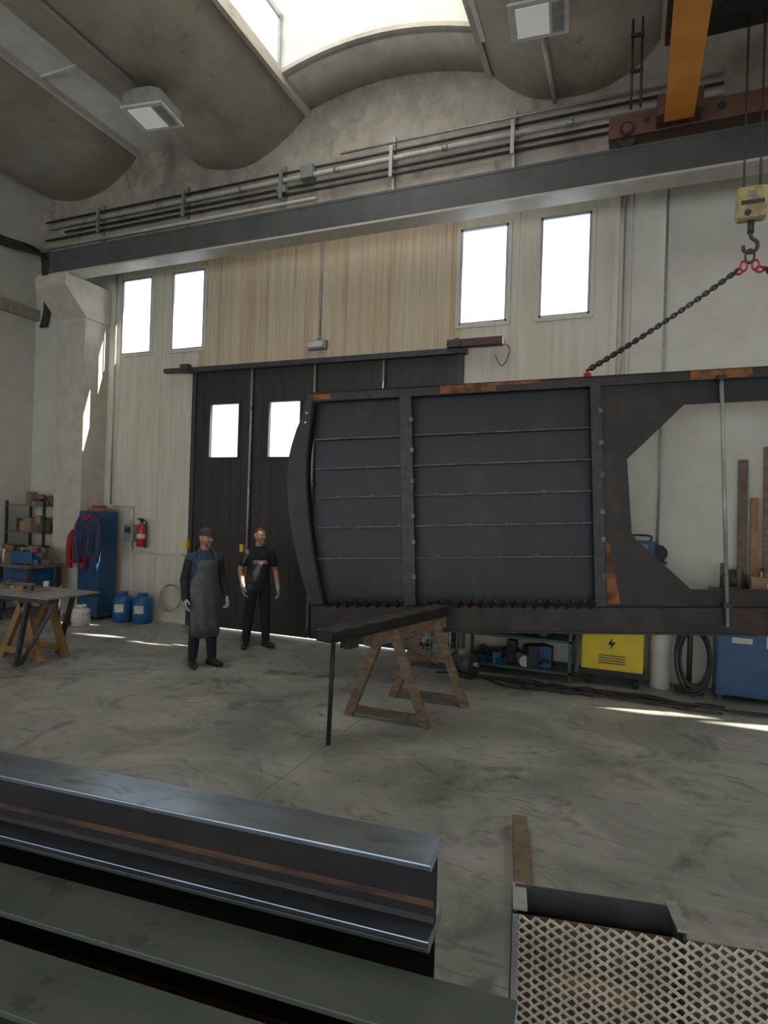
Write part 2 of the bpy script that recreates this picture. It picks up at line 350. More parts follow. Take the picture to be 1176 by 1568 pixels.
# roof
def smoothp(pts,sub=5):
    P=[Vector((p[0],p[1],0)) for p in pts];Q=[]
    for k in range(len(P)-1):
        a=P[max(k-1,0)];b_=P[k];c=P[k+1];d=P[min(k+2,len(P)-1)]
        for j in range(sub):
            t=j/sub;q=.5*((2*b_)+(c-a)*t+(2*a-5*b_+4*c-d)*t*t+(-a+3*b_-3*c+d)*t**3);Q.append((q.x,q.y))
    Q.append(pts[-1]);return Q
b=B('ceiling')
def shell(low,th=.14):
    n=len(low);up=[(x,z+th+(.0 if 0<i<n-1 else -.05)) for i,(x,z) in enumerate(low)]
    b.prism(low+up[::-1],YB,WY-.001,'conc',smooth=True)
shell(smoothp([(-7.34,8.20),(-7.20,8.0),(-6.85,7.72),(-6.40,7.59),(-5.95,7.57),(-5.55,7.70),(-5.15,7.93),(-4.84,8.20)]))
shell(smoothp([(-10.9,8.15),(-10.5,7.82),(-10.0,7.66),(-9.5,7.62),(-9.0,7.72),(-8.5,7.97),(-8.25,8.22)]))
shell(smoothp([(-1.95,8.12),(-1.75,7.90),(-1.45,7.68),(-1.1,7.57),(-.6,7.55),(-.2,7.68),(.05,7.87),(.2,8.06)]))
shell(smoothp([(1.2,8.2),(1.4,7.92),(1.8,7.68),(2.35,7.57),(2.9,7.63),(3.3,7.82),(3.55,8.02),(3.7,8.24)]))
shell(smoothp([(6.55,8.14),(6.7,7.9),(7.1,7.66),(7.6,7.56),(8.2,7.62),(8.8,7.82),(9.1,8.1)]))
# square edge ribs along the wing tips
for x,z in ((-7.36,8.14),(-8.23,8.14),(-4.83,8.12),(-1.97,8.05),(.22,8.02),(1.18,8.12),(3.70,8.16),(6.54,8.06)):
    b.bb(x-.035,x+.035,YB,WY-.002,z,z+.18,'conc')
for x0,x1 in ((-8.3,-7.3),(.15,1.25)):
    b.prism([(x0,8.22),((x0+x1)/2,8.34),(x1,8.22),(x1,8.30),((x0+x1)/2,8.42),(x0,8.30)],YB,WY-.001,'sheet')
    y=YB+.3
    while y<8.2:
        b.bb(x0,x1,y,y+.015,8.205,8.24,'sheet');y+=2.5
def arc(x0,x1,z0,z1,h,n=16):
    return [(x0+(x1-x0)*t,z0+(z1-z0)*t+h*4*t*(1-t)) for t in [k/n for k in range(n+1)]]
for x0,x1 in ((-4.9,-1.9),(3.65,6.6)):
    lo=arc(x0,x1,8.2,8.1,.26);b.prism(lo+[(x,z+.1) for x,z in lo[::-1]],7.5,WY-.001,'conc',smooth=True)
    hi=arc(x0-.05,x1+.05,9.12,9.05,.25)
    b.sheet(hi,1.5,7.58,'skyroof');b.prism(hi+[(x,z+.05) for x,z in hi[::-1]],YB,1.5,'white',smooth=True)  # translucent far part only; nearer roof made opaque to darken the foreground
    b.prism(lo+hi[::-1],7.5,7.56,'white')
    b.prism([(x,z) for x,z in lo]+[(x,z+.06) for x,z in lo[::-1]],7.44,7.5,'conc')
    b.bb(x1-.02,x1+.04,YB,7.56,8.0,9.1,'white')  # opaque riser, shaped to keep the sun out of the skylight
    for yy in (4.2,.9,-2.4,-5.7):
        b.prism(hi+[(x,z-.1) for x,z in hi[::-1]],yy,yy+.12,'conc')
b.done()
k=0
for x0 in (-4.86,3.68):
    k+=1;b=B('window_%d'%(len(wins)+k))
    b.bb(x0-.02,x0+.02,YB,7.5,8.30,8.36,'galv');b.bb(x0-.02,x0+.02,YB,7.5,9.04,9.12,'galv')
    b.bb(x0-.003,x0+.003,YB,7.5,8.36,9.04,'glass')
    y=7.48
    while y>YB:
        b.bb(x0-.02,x0+.02,y-.04,y,8.36,9.04,'galv');y-=2.6
    b.done()
# runway beam
b=B('crane_runway_beam')
b.bb(-9.25,XR-.01,7.52,7.545,5.86,6.2,'crane')
b.bb(-9.25,XR-.01,7.38,7.68,6.195,6.23,'crane');b.bb(-9.25,XR-.01,7.38,7.68,5.83,5.86,'craneu')
b.bb(-9.25,XR-.01,7.385,7.40,5.84,6.195,'crane')
b.bb(-9.25,XR-.01,7.50,7.56,6.23,6.28,'dgrey')
for xx in (-9.2,-4.3,.6,5.5):b.bb(xx-.01,xx+.01,7.4,7.68,5.86,6.2,'crane')
b.bb(XR-.3,XR-.02,7.3,WY-.002,5.5,5.83,'pillar');b.done()
# conduits
b=B('conduit_run')
for z,r,m,y,x0 in ((7.38,.016,'galv',8.2,-4.2),(7.15,.036,'pvc',8.2,-10.3),(7.03,.02,'dgrey',8.22,-9.9),(6.93,.02,'dgrey',8.22,-10.4),(6.78,.026,'pvc',8.2,-10.4),(7.27,.018,'dgrey',8.22,-10.4)):
    b.cyl((x0,y,z),(.9 if z>6.8 else -4.6,y,z),r,m,seg=10)
    x=x0+.9
    while x<.8:
        if z>7.1 and r>.03: b.cyl((x,y,z),(x+.09,y,z),r*1.15,'galv',seg=10)
        x+=1.7
for xx in (-9.0,-7.1,-5.2,-3.35,-1.6):
    b.bb(xx-.02,xx+.02,8.24,8.298,6.7,7.5 if xx>-4 else 7.4,'galv')
    b.bb(xx-.025,xx+.025,8.12,8.16,6.85,7.3,'galv')
b.box((-4.75,8.2,7.2),(.22,.12,.2),'grey');b.box((-5.2,8.2,7.0),(.16,.1,.1),'grey')
b.done()
b=B('wall_conduit')
b.cyl((.33,8.26,0.02),(.33,8.26,6.25),.016,'galv');b.cyl((-4.5,8.27,4.6),(-4.5,8.27,6.3),.014,'galv');b.cyl((-8.6,8.24,1.99),(-8.6,8.24,6.2),.014,'galv')
b.cyl((-.16,8.26,0.02),(-.16,8.26,6.2),.012,'galv')
b.done()
b=B('junction_box');b.box((-4.52,8.25,4.53),(.32,.09,.14),'grey',bev=.01);b.cyl((-4.5,8.25,4.6),(-4.5,8.25,4.7),.02,'galv');b.box((-4.52,8.19,4.53),(.26,.03,.09),'wht');b.done()
b=B('cable_bundle')
for q in range(4):
    o=q*.05
    b.tube([(-10.64,6.4,6.9-o),(-10.62,7.4,6.75-o),(-10.45+o,8.1,6.72-o),(-10.45+o*.8,8.22,6.3),(-10.4+o*.8,8.24,5.7),(-10.5+o,8.24,5.3)],.02,'cable')
b.box((-10.3,8.22,6.6),(.28,.12,.18),'dgrey');b.done()
b=B('fire_extinguisher')
b.lathe([(.075,0),(.085,.02),(.085,.30),(.07,.36),(.03,.40),(.025,.43)],'red')
b.cyl((0,0,.43),(0,0,.47),.03,'dark');b.box((0,-.04,.48),(.03,.12,.02),'dark');b.box((0,-.02,.44),(.02,.08,.015),'dark')
b.tube([(.03,0,.45),(.12,-.02,.42),(.12,-.03,.2),(.1,-.02,.08)],.012,'dark');b.cyl((.1,-.02,.1),(.1,-.02,-.02),.016,'dark')
b.box((0,.09,.3),(.04,.02,.2),'dgrey');b.lathe([(.086,.14),(.086,.22)],'label');b.done((-7.82,8.195,1.27))
b=B('fuse_box');b.box((-8.1,8.23,1.5),(.2,.13,.3),'grey',bev=.012);b.box((-8.1,8.16,1.55),(.12,.02,.1),'dgrey');b.cyl((-8.1,8.24,1.65),(-8.1,8.24,1.9),.018,'pvc')
b.tube([(-8.1,8.24,1.9),(-8.15,8.24,1.96),(-8.56,8.24,1.97)],.018,'pvc');b.tube([(-8.1,8.24,1.35),(-8.1,8.24,1.22),(-7.95,8.24,1.17),(-6.95,8.24,1.17)],.018,'pvc');b.done()
b=B('wire_coil');
for q in range(4): b.torus((-7.2+.02*q,8.22-.012*q,.42+.01*q),.22,.006,'galv',mt=Matrix.Rotation(rad(80+q*2),3,'X'),n=24)
b.done()
def flood(x,y,z,rz,top):
    b=B('industrial_floodlight')
    b.prism([(-.30,-.08),(.30,-.08),(.27,.10),(.12,.15),(-.12,.15),(-.27,.10)],-.24,.24,'grey')
    b.box((0,0,-.088),(.62,.52,.025),'wht');b.box((-.06,0,-.103),(.34,.40,.012),'lampglass');b.box((.2,0,-.103),(.12,.40,.01),'grey')
    b.beam((-.1,0,.14),(-.1,0,top),.03,.03,'galv');b.beam((.1,0,.14),(.1,0,top),.03,.03,'galv')
    b.done((x,y,z),rz)
flood(-6.1,6.35,7.30,rad(8),.26);flood(-1.05,6.55,7.38,rad(5),.18)
b=B('ceiling_conduit')
b.cyl((-6.22,-8,7.53),(-6.22,6.1,7.53),.03,'pvc');b.cyl((-1.08,6.8,7.52),(-1.08,8.28,7.52),.03,'pvc');b.done()
# ------------------------------------------------------------------ crane
b=B('overhead_crane')
for gx in (.37,1.75):
    b.bb(gx-.12,gx+.12,YB+.3,7.22,6.36,7.0,'orange');b.bb(gx-.145,gx+.145,YB+.3,7.22,6.33,6.36,'orange')
b.bb(-.35,2.5,7.40,7.66,6.36,6.60,'brown')
b.bb(.15,.6,7.15,7.42,6.38,6.6,'brown');b.bb(1.5,2,7.15,7.42,6.38,6.6,'brown')
for xx in (-.15,2.3):
    b.cyl((xx,7.46,6.385),(xx,7.6,6.385),.105,'dgrey',seg=24);b.cyl((xx,7.38,6.44),(xx,7.40,6.44),.08,'dark',seg=20);b.cyl((xx,7.37,6.44),(xx,7.39,6.44),.05,'brown',seg=20)
b.cyl((.05,7.385,6.5),(.05,7.40,6.5),.03,'dark');b.cyl((.8,7.385,6.5),(.8,7.40,6.5),.04,'dark')
b.bb(.2,1.95,6.3,7.0,7.0,7.08,'dgrey');b.cyl((.7,6.75,7.25),(1.5,6.75,7.25),.17,'dgrey',seg=20);b.bb(.5,.7,6.5,7.0,7.08,7.5,'hoisty')
HX,HY=1.02,6.85
for dx in (-.07,.07):
    b.cyl((HX+dx,HY-.04,5.2),(HX+dx,HY-.04,7.1),.005,'dgrey',seg=6);b.cyl((HX+dx,HY+.04,5.2),(HX+dx,HY+.04,7.1),.005,'dgrey',seg=6)
b.box((HX,HY,5.13),(.27,.16,.32),'hoisty',bev=.04);b.box((HX,HY-.083,5.12),(.2,.006,.04),'dgrey');b.box((HX,HY-.083,5.2),(.06,.006,.06),'grey')
b.cyl((HX-.04,HY-.09,5.02),(HX-.04,HY+.09,5.02),.03,'dgrey',seg=12)
b.cyl((HX,HY,4.98),(HX,HY,4.85),.03,'dgrey')
b.tube([(HX,HY,4.86),(HX+.01,HY,4.80),(HX+.06,HY,4.75),(HX+.05,HY,4.68),(HX,HY,4.655),(HX-.05,HY,4.68),(HX-.06,HY,4.73)],.018,'dgrey')
for xx in (-.12,-.02): b.cyl((xx,7.3,6.6),(xx,7.3,7.6),.014,'dgrey')
b.bb(-.14,.0,7.28,7.32,7.0,7.03,'dgrey');b.bb(-.14,.0,7.28,7.32,7.4,7.43,'dgrey')
b.done()
# ------------------------------------------------------------------ big suspended panel
A=Vector((-3.44+.08,6.32+.017,.585));PM=Matrix.Translation(A)@Matrix.Rotation(rad(11.9),4,'Z')@Matrix.Rotation(rad(-3.0),4,'Y')
b=B('suspended_steel_panel');L=6.1;T=2.80
b.bb(-.03,3.2,.17,.182,.3,T-.1,'steel')
b.bb(-.06,L,0,.24,T-.02,T,'steelr');b.bb(-.06,L,0,.02,T-.11,T,'steelr');b.bb(-.06,L,.2,.22,T-.12,T,'steelr')
b.bb(1.50,2.12,-.0015,0,T-.10,T-.01,'rust');b.bb(4.15,4.75,-.0015,0,T-.10,T-.01,'rust');b.bb(0.0,.22,-.0015,0,T-.09,T-.03,'rust');b.bb(2.12,2.6,-.0012,0,T-.04,T-.01,'rust')
b.bb(-.08,L,.03,.05,0,.30,'steelr');b.bb(-.08,L,0,.24,0,.02,'steelr');b.bb(-.08,L,.03,.24,.28,.30,'steelr');b.bb(-.08,L,.2,.22,0,.30,'steel')
for u0,wd in ((1.04,.13),(3.14,.10)):
    b.bb(u0,u0+wd,0,.016,.30,T-.11,'steelrib');b.bb(u0+.05,u0+.065,.016,.17,.30,T-.11,'steel')
    b.bb(u0-.008,u0,.0,.17,.30,T-.11,'steelrib')
    for v in (.6,1.0,1.3,1.7,2.05,2.4):b.bb(u0+wd-.03,u0+wd+.012,-.004,.004,v,v+.05,'ribedge')
for v in (2.25,1.90,1.555,1.205,.84):
    for a,c in ((.0,1.03),(1.17,3.13)):
        b.bb(a,c,.07,.17,v-.006,v+.004,'steelrib')
        b.bb(a,c,.066,.07,v-.004,v+.005,'ribedge')
        u=a+.25
        while u<c: 
            b.box((u,.166,v+.016),(.03,.005,.012),'ribedge');u+=.39+random.uniform(-.05,.05)  # small bright blocks paint highlights along the ribs
# row of short anchor bars along the bottom edge
u=.12
while u<3.1:
    if not(.98<u<1.22):
        b.beam((u,.03,.285),(u+.055,-.07,.375),.022,.05,'steelrib',up=(0,0,1));b.beam((u+.001,.024,.315),(u+.056,-.076,.402),.020,.004,'ribedge',up=(0,0,1))
    u+=.118
out=smoothp([(-.05,2.66),(-.13,2.5),(-.21,2.33),(-.31,1.95),(-.305,1.4),(-.20,.78),(-.07,.31)],4)
inn=smoothp([(0.0,2.68),(-.04,2.4),(-.10,1.97),(-.09,1.4),(-.02,.8),(.07,.31)],4)
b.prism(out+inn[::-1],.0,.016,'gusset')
b.prism([(x+.012,z) for x,z in inn]+inn[::-1],0.016,.18,'steel')
b.prism([(x-.012,z) for x,z in out]+out[::-1],0,.24,'steelr')
for k in range(2,len(out)-2,2):
    x=out[k][0]+.035;z=out[k][1];b.cyl((x,-.005,z),(x,.001,z),.009,'dark',seg=8)
b.prism([(-.20,2.3),(-.05,2.3),(-.0,2.72),(-.07,2.72)],-.01,.0,'steel')
for v in (2.56,2.45,):b.cyl((-.075-.015*(2.56-v)*10,-.012,v),(-.075-.015*(2.56-v)*10,-.0095,v),.014,'wht',seg=10)
def gus(f):
    pts=[(3.2,.30),(4.12,.30),(4.12,.47),(3.53,1.06),(3.50,1.89),(4.10,2.46),(4.10,2.70),(3.2,2.70)]
    return [(f(x),z) for x,z in pts]
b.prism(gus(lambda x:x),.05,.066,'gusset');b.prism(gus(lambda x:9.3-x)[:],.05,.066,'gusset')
b.prism([(3.26,.32),(3.40,.32),(3.33,.8),(3.30,1.0),(3.26,1.0)],.0485,.05,'rust')  # rust-coloured patch also paints the orange light glow at this corner
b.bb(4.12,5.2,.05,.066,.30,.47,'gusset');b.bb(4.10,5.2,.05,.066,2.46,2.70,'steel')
ed=[(5.2,.47),(4.12,.47),(3.53,1.06),(3.50,1.89),(4.10,2.46),(5.2,2.46)]
for p,q in zip(ed,ed[1:]):b.beam((p[0],.08,p[1]),(q[0],.08,q[1]),.010,.05,'steelrib',up=(0,1,0))
b.cyl((4.44,-.03,.1),(4.44,-.03,2.72),.020,'galv')
b.box((4.44,-.02,.32),(.09,.08,.05),'steelrib');b.box((4.44,-.02,2.7),(.09,.08,.05),'steelrib')
b.bb(L-.02,L,0,.24,0,T,'steelr')
for u in (2.75,2.85,2.95,3.4,3.5,3.6,4.0):b.cyl((u,-.006,T-.06),(u,.0,T-.06),.012,'dark',seg=8)
for u in (3.12,5.95):
    b.bb(u-.04,u+.04,.09,.11,T,T+.06,'red')
b.done(mat4=PM)
def chain(b,p0,p1,sag,m='chain',pitch=.042):
    p0=Vector(p0);p1=Vector(p1);n=int((p1-p0).length/pitch)
    for i in range(n):
        t=(i+.5)/n;c=p0.lerp(p1,t);c.z-=sag*4*t*(1-t)
        t2=t+.01;c2=p0.lerp(p1,t2);c2.z-=sag*4*t2*(1-t2)
        q=(c2-c).to_track_quat('X','Z').to_matrix()@Matrix.Rotation(rad(90)*(i%2)+.4,3,'X')
        b.torus(c,.019,.0085,m,mt=q,sc=(1.6,1,1),n=10,k=5)
def PP(u,v,y=.1):return PM@Vector((u,y,v))
b=B('lifting_chain')
top=Vector((HX,HY,4.66))
b.torus((HX,HY,4.62),.05,.012,'dgrey',mt=Matrix.Rotation(rad(90),3,'X'),sc=(.8,1.3,1))
for off in (0,.06):
    chain(b,PP(3.12,T+.09)+Vector((0,off-.02,0)),top+Vector((-.10,off,-.17+off*.4)),.03)
    chain(b,PP(5.95,T+.09)+Vector((0,off-.02,0)),top+Vector((.14,off,-.17+off*.4)),.03)
for sx in (-1,1):
    b.torus((HX+.05*sx,HY,4.53),.042,.011,'red',mt=Matrix.Rotation(rad(90),3,'X'),sc=(.7,1.2,1));b.torus((HX+.09*sx,HY+.02,4.49),.034,.011,'red',mt=Matrix.Rotation(rad(60),3,'X'),sc=(1,1.2,1))
for u in (3.12,5.95):
    p=PP(u,T+.05);b.torus(p,.034,.010,'red',mt=Matrix.Rotation(rad(90),3,'Y'))
b.done()
# ------------------------------------------------------------------ sawhorse + packing beam
ax=lambda y:-2.31+(y-4.52)*.236
b=B('wooden_sawhorse')
for y in (5.40,6.15):
    xm=ax(y)
    for sx in (-1,1):
        b.beam((xm+.05*sx,y,.88),(xm+.40*sx,y+.03,.0),.05,.09,'wood',bev=.004)
    b.beam((xm-.37,y+.03,.07),(xm+.37,y+.03,.07),.04,.07,'woodg',bev=.004)
b.beam((xm-.22,6.11,.5),(xm+.22,6.11,.5),.03,.08,'wood')
b.beam((ax(5.1),5.1,.835),(ax(6.4),6.4,.835),.13,.13,'wood',bev=.008)
b.beam((ax(5.35)+.12,5.4,.8),(ax(6.1)+.12,6.15,.45),.03,.07,'woodg')
b.done()
b=B('steel_packing_beam')
b.beam((ax(4.5),4.5,.955),(ax(6.4),6.4,.955),.15,.09,'steelr')
b.beam((ax(4.5),4.5,1.0),(ax(6.4),6.4,1.0),.18,.012,'ribedge');b.beam((ax(4.5),4.5,.912),(ax(6.4),6.4,.912),.18,.012,'steelrib')
b.box((ax(4.8)+.02,4.8,.86),(.1,.14,.09),'dgrey',rz=-.2)
b.cyl((-2.33,4.66,0),(-2.31,4.66,.95),.02,'steelrib')
b.done()
# ------------------------------------------------------------------ foreground I beams
def ibeam(name,L,w,h,tf,tw,mt_top,mt_web,loc,rz):
    b=B(name)
    b.box((-L/2,0,h-tf/2),(L,w,tf),mt_top,bev=.003);b.box((-L/2,0,tf/2),(L,w,tf),mt_top,bev=.003)
    b.box((-L/2,0,h/2),(L-.002,tw,h-2*tf),mt_web)
    for sy in (-1,1):b.box((-L/2,sy*(tw/2+.0006),h*.33),(L-.01,.001,.022),'rustline')
    for sz,z in ((1,tf),( -1,h-tf)):
        for sy in (-1,1):
            b.prism([(sy*tw/2,z),(sy*(tw/2+.022),z),(sy*(tw/2+.008),z+sz*.008),(sy*tw/2,z+sz*.022)],-L,-.001,mt_web,axis='X')
    b.box((.0005,0,h-tf/2),(.002,w*.99,tf*.9),'beamend');b.box((.0005,0,tf/2),(.002,w*.99,tf*.9),'beamend');b.box((.0005,0,h/2),(.001,tw,h-2*tf),'beamrust')
    b.done(loc,rz)
rzb=rad(4.4)
E=Vector((-.525,1.83,0))
nrm=Vector((math.sin(rzb),-math.cos(rzb),0));dr=Vector((math.cos(rzb),math.sin(rzb),0))
ibeam('steel_i_beam',5.2,.175,.245,.018,.012,'beam','beamrust',(E.x,E.y,.705),rzb)
ibeam('steel_i_beam',5.2,.175,.245,.016,.012,'beamgreen','beamrust',(E.x,E.y,.458),rzb)
P2=E+nrm*.29+dr*.27
ibeam('steel_i_beam',5.2,.20,.245,.018,.012,'beamgreen','beamrust',(P2.x,P2.y,.458),rzb)
P3=E+nrm*.53+dr*.1
ibeam('steel_i_beam',5.2,.20,.245,.018,.012,'beamgreen','beamrust',(P3.x,P3.y,.41),rzb)
b=B('beam_support_trestle')
for d in (-.5,-2.6,-4.7):
    p=E+dr*d+nrm*.15
    b.box((p.x,p.y,.427),(.12,.50,.06),'woodg',rz=rzb);p=E+dr*d+nrm*.28;b.box((p.x,p.y,.37),(.12,1.0,.055),'wood',rz=rzb)
    for q in (-.4,.4):
        pp=p+nrm*q;b.box((pp.x,pp.y,.172),(.12,.12,.345),'wood',rz=rzb)
    b.box((p.x,p.y,.1),(.05,.8,.08),'woodg',rz=rzb)
    p=E+dr*d+nrm*.53;b.box((p.x,p.y,.404),(.12,.2,.012),'woodg',rz=rzb)
b.done()
# ------------------------------------------------------------------ mesh basket
b=B('expanded_metal_basket')
bl,bh=1.35,.6
cw,ch=.050,.034
nx=int(bl/cw);nz=int((bh-.03)/ch)
z00=bh-nz*ch
for i in range(nx):
    for j in range(nz):
        x0=i*cw;z0=z00+j*ch;xc=x0+cw/2;zc=z0+ch/2
        for (px,pz,qx,qz) in ((x0+.003,zc,xc-.004,z0+ch),(x0+.003,zc,xc-.004,z0),(xc-.004,z0+ch,x0+cw-.001,zc),(xc-.004,z0,x0+cw-.001,zc)):
            b.beam((px,-.002,pz),(qx,.004 if qz>pz else -.006,qz),.0135,.003,'alu',up=(0,1,.7))
b.beam((0,.0,0),(0,0,bh),.022,.012,'grey');b.beam((bl,.0,0),(bl,0,bh),.022,.012,'grey')
b.beam((0,.0,.012),(bl,0,.012),.012,.025,'grey')
b.bb(-.012,.004,.02,.16,0,bh+.005,'dgrey')
b.bb(0,.56,.145,.155,.2,bh+.02,'dgrey');b.bb(.55,.56,.01,.15,.2,bh+.02,'dgrey')
b.bb(-.01,.04,.02,.17,bh+.005,bh+.015,'galv');b.bb(.53,.57,.01,.17,bh+.02,bh+.03,'galv')
b.bb(0,bl,.10,.105,0,.54,'woodg');b.bb(.12,.42,.05,.095,.30,.36,'card')  # backing sheet added so the mesh holes read dark; card block in front
b.beam((0,.15,.0),(0,.15,bh),.02,.02,'grey');b.beam((bl,.15,0),(bl,.15,.3),.02,.02,'grey');b.beam((0,.15,.012),(bl,.15,.012),.02,.02,'grey')
b.done((-.33,2.17,0),rad(10.8))
b=B('timber_plank');b.beam((-.60,3.97,.043),(-.34,2.62,.043),.09,.085,'wood',bev=.006);b.done()
b=B('red_lifting_sling');b.tube([(.86,3.15,.03),(.77,3.2,.05),(.76,3.05,.09),(.84,2.98,.08),(.80,2.88,.04),(.9,2.85,.03)],.028,'red');b.tube([(.92,3.1,.08),(.84,3.0,.12),(.96,2.9,.05)],.025,'red');b.done()
# ------------------------------------------------------------------ left table
b=B('steel_work_table')
b.bb(-8.6,-6.35,5.2,5.95,.83,.85,'brush');b.bb(-8.6,-6.35,5.2,5.25,.78,.83,'dgrey');b.bb(-8.6,-6.35,5.9,5.95,.78,.83,'dgrey')
for xx in (-6.75,-8.3):
    b.beam((xx,5.25,.79),(xx-.05,5.15,0),.05,.05,'dgrey') ;b.beam((xx,5.9,.79),(xx-.25,5.9,0),.05,.05,'dgrey')
b.beam((-6.5,5.45,.8),(-6.85,5.25,.0),.04,.04,'dgrey')
b.done()
b=B('wooden_trestle')
for y in (5.42,5.78):
    b.beam((-7.05,y,.74),(-7.42,y,.0),.06,.09,'woodo');b.beam((-7.05,y,.74),(-6.72,y,.0),.06,.09,'woodo')
    b.beam((-7.36,y-.03,.12),(-6.78,y-.03,.12),.03,.08,'woodo')
b.beam((-7.05,5.32,.745),(-7.05,5.88,.745),.10,.06,'woodo');b.done()
b=B('workpiece_clutter')
for q in range(26):
    x=random.uniform(-8.5,-6.9);y=random.uniform(5.35,5.85);t=random.random()
    if t<.4:b.box((x,y,.87),(random.uniform(.05,.3),random.uniform(.03,.1),.04),random.choice(['tool','card','dgrey','wood']),rz=random.uniform(0,3))
    elif t<.8:b.beam((x,y,.864),(x+random.uniform(-.2,.2),y+random.uniform(-.1,.1),.864),.025,.028,'tool')
    else:b.cyl((x,y,.85),(x,y,.85+random.uniform(.05,.12)),.035,random.choice(['blue','wht','tool']))
b.done()
b=B('workbench')
b.bb(-10.5,-8.95,6.95,7.6,.9,.95,'woodg');
for xx in (-10.45,-9.7,-9.0):
    for yy in (7.0,7.55):b.bb(xx-.03,xx+.03,yy-.03,yy+.03,0,.9,'dgrey')
b.bb(-9.6,-9.05,7.0,7.5,.5,.9,'blue');b.bb(-10.4,-9.7,7.0,7.5,.3,.34,'woodg')
for z in (.6,.72,.84):b.bb(-9.5,-9.15,6.985,7.0,z-.005,z+.01,'dgrey')
b.done()
b=B('bench_clutter')
for q in range(85):
    x=random.uniform(-10.4,-9.05);y=random.uniform(7.03,7.5);h=random.uniform(.03,.30) ;t=random.random()
    if t<.45:b.box((x,y,.951+h/2),(random.uniform(.06,.3),random.uniform(.05,.18),h),random.choice(['card','tool','dgrey','wood','woodg','blue']),rz=random.uniform(0,3),bev=.004)
    elif t<.75:b.cyl((x,y,.951),(x,y,.951+h),random.uniform(.02,.06),random.choice(['tool','wht','blue','dgrey','red']))
    else:b.beam((x,y,.965),(x+random.uniform(-.3,.3),y+random.uniform(-.1,.1),.96+h),.03,.03,random.choice(['card','wood','tool']))
b.box((-9.3,7.2,1.06),(.4,.3,.2),'blue',rz=.2,bev=.01)
b.done()
b=B('storage_shelf')
for xx in (-10.55,-9.6):
    for yy in (7.72,8.2):b.bb(xx-.02,xx+.02,yy-.02,yy+.02,0,2.0,'dgrey')
for z in (.3,.9,1.45,1.93):b.bb(-10.57,-9.58,7.7,8.22,z-.02,z,'woodg')
for z in (.3,.9,1.45,1.93):
    for q in range(12):
        x=random.uniform(-10.45,-9.72);h=random.uniform(.06,.30);b.box((x,random.uniform(7.8,8.1),z+h/2),(random.uniform(.08,.25),.16,h),random.choice(['card','tool','wood','dgrey','woodg']),rz=random.uniform(-.4,.4),bev=.005)
b.done()
b=B('blue_locker')
b.bb(-8.79,-8.33,7.75,8.15,.06,1.86,'blue',bev=.008)
for xx in (-8.75,-8.38):
    for yy in (7.8,8.1):b.bb(xx-.02,xx+.02,yy-.02,yy+.02,0,.06,'dgrey')
b.bb(-8.775,-8.57,7.738,7.75,.1,1.82,'blue');b.bb(-8.56,-8.345,7.738,7.75,.1,1.82,'blue')
for z in (1.6,1.65,1.7):b.bb(-8.74,-8.62,7.734,7.738,z,z+.012,'dgrey');b.bb(-8.52,-8.40,7.734,7.738,z,z+.012,'dgrey')
b.box((-8.6,7.73,1.0),(.02,.03,.1),'galv')
b.box((-8.55,7.95,1.89),(.34,.2,.06),'card',bev=.01);b.box((-8.5,7.9,1.94),(.2,.15,.05),'red',bev=.01);b.done()
def jacket(name,m,x,y,z,rz,m2=None,sc=1):
    b=B(name)
    b.loft([(q[0]*sc,q[1],q[2]*sc,q[3]*sc,q[4]) for q in [(0,0,-.68,.16,.07),(.01,0,-.5,.15,.06),(-.01,0,-.3,.17,.075),(0,0,-.12,.18,.07),(0,0,-.03,.13,.06),(0,0,.0,.06,.045)]],m)
    for sx in (-1,1):
        b.tube([(.12*sx*sc,0,-.07*sc),(.18*sx*sc,-.01,-.2*sc),(.19*sx*sc,-.02,-.45*sc),(.15*sx*sc,-.03,-.78*sc)],.048,m,seg=10)
    b.tube([(-.07,-.05,-.02),(0,-.07,-.1),(.07,-.05,-.02)],.025,m2 or m)
    for q in (-.1,-.04,.05,.1):b.tube([(q,-.055,-.15*sc),(q+.02,-.075,-.35*sc),(q,-.062,-.6*sc)],.016,m)
    b.cyl((0,.04,-.02),(0,.09,-.0),.012,'galv')
    b.done((x,y,z),rz)
jacket('red_jacket','redj',-8.68,7.64,1.55,.1,sc=.85);jacket('navy_jacket','navyj',-8.38,7.58,1.82,rad(15),'redj',sc=1.05)
def drum(x,y,m,h=.46,r=.16):
    b=B('plastic_drum')
    b.lathe([(r*.9,0),(r,.02),(r,h*.3),(r*1.02,h*.32),(r*1.02,h*.36),(r,h*.38),(r,h*.68),(r*1.02,h*.7),(r*1.02,h*.74),(r,h*.76),(r,h*.88),(r*.7,h*.97),(r*.3,h)],m,seg=24)
    b.cyl((.05,0,h),(.05,0,h+.05),.035,m);b.box((-.03,0,h+.02),(.1,.03,.05),m,bev=.01)
    b.box((-.02,-r*.98,h*.53),(.15,.02,.13),'label')
    b.done((x,y,0),rad(30))
drum(-7.98,7.98,'bluep');drum(-7.6,8.03,'bluep');drum(-8.22,7.34,'wht',.30,.14)
b=B('paint_can')
b.lathe([(.06,0),(.065,.01),(.065,.16),(.07,.165),(.07,.18),(.05,.182)],'red');b.torus((0,0,.12),.07,.004,'galv',mt=Matrix.Rotation(rad(70),3,'X'));b.done((-8.5,7.32,0))
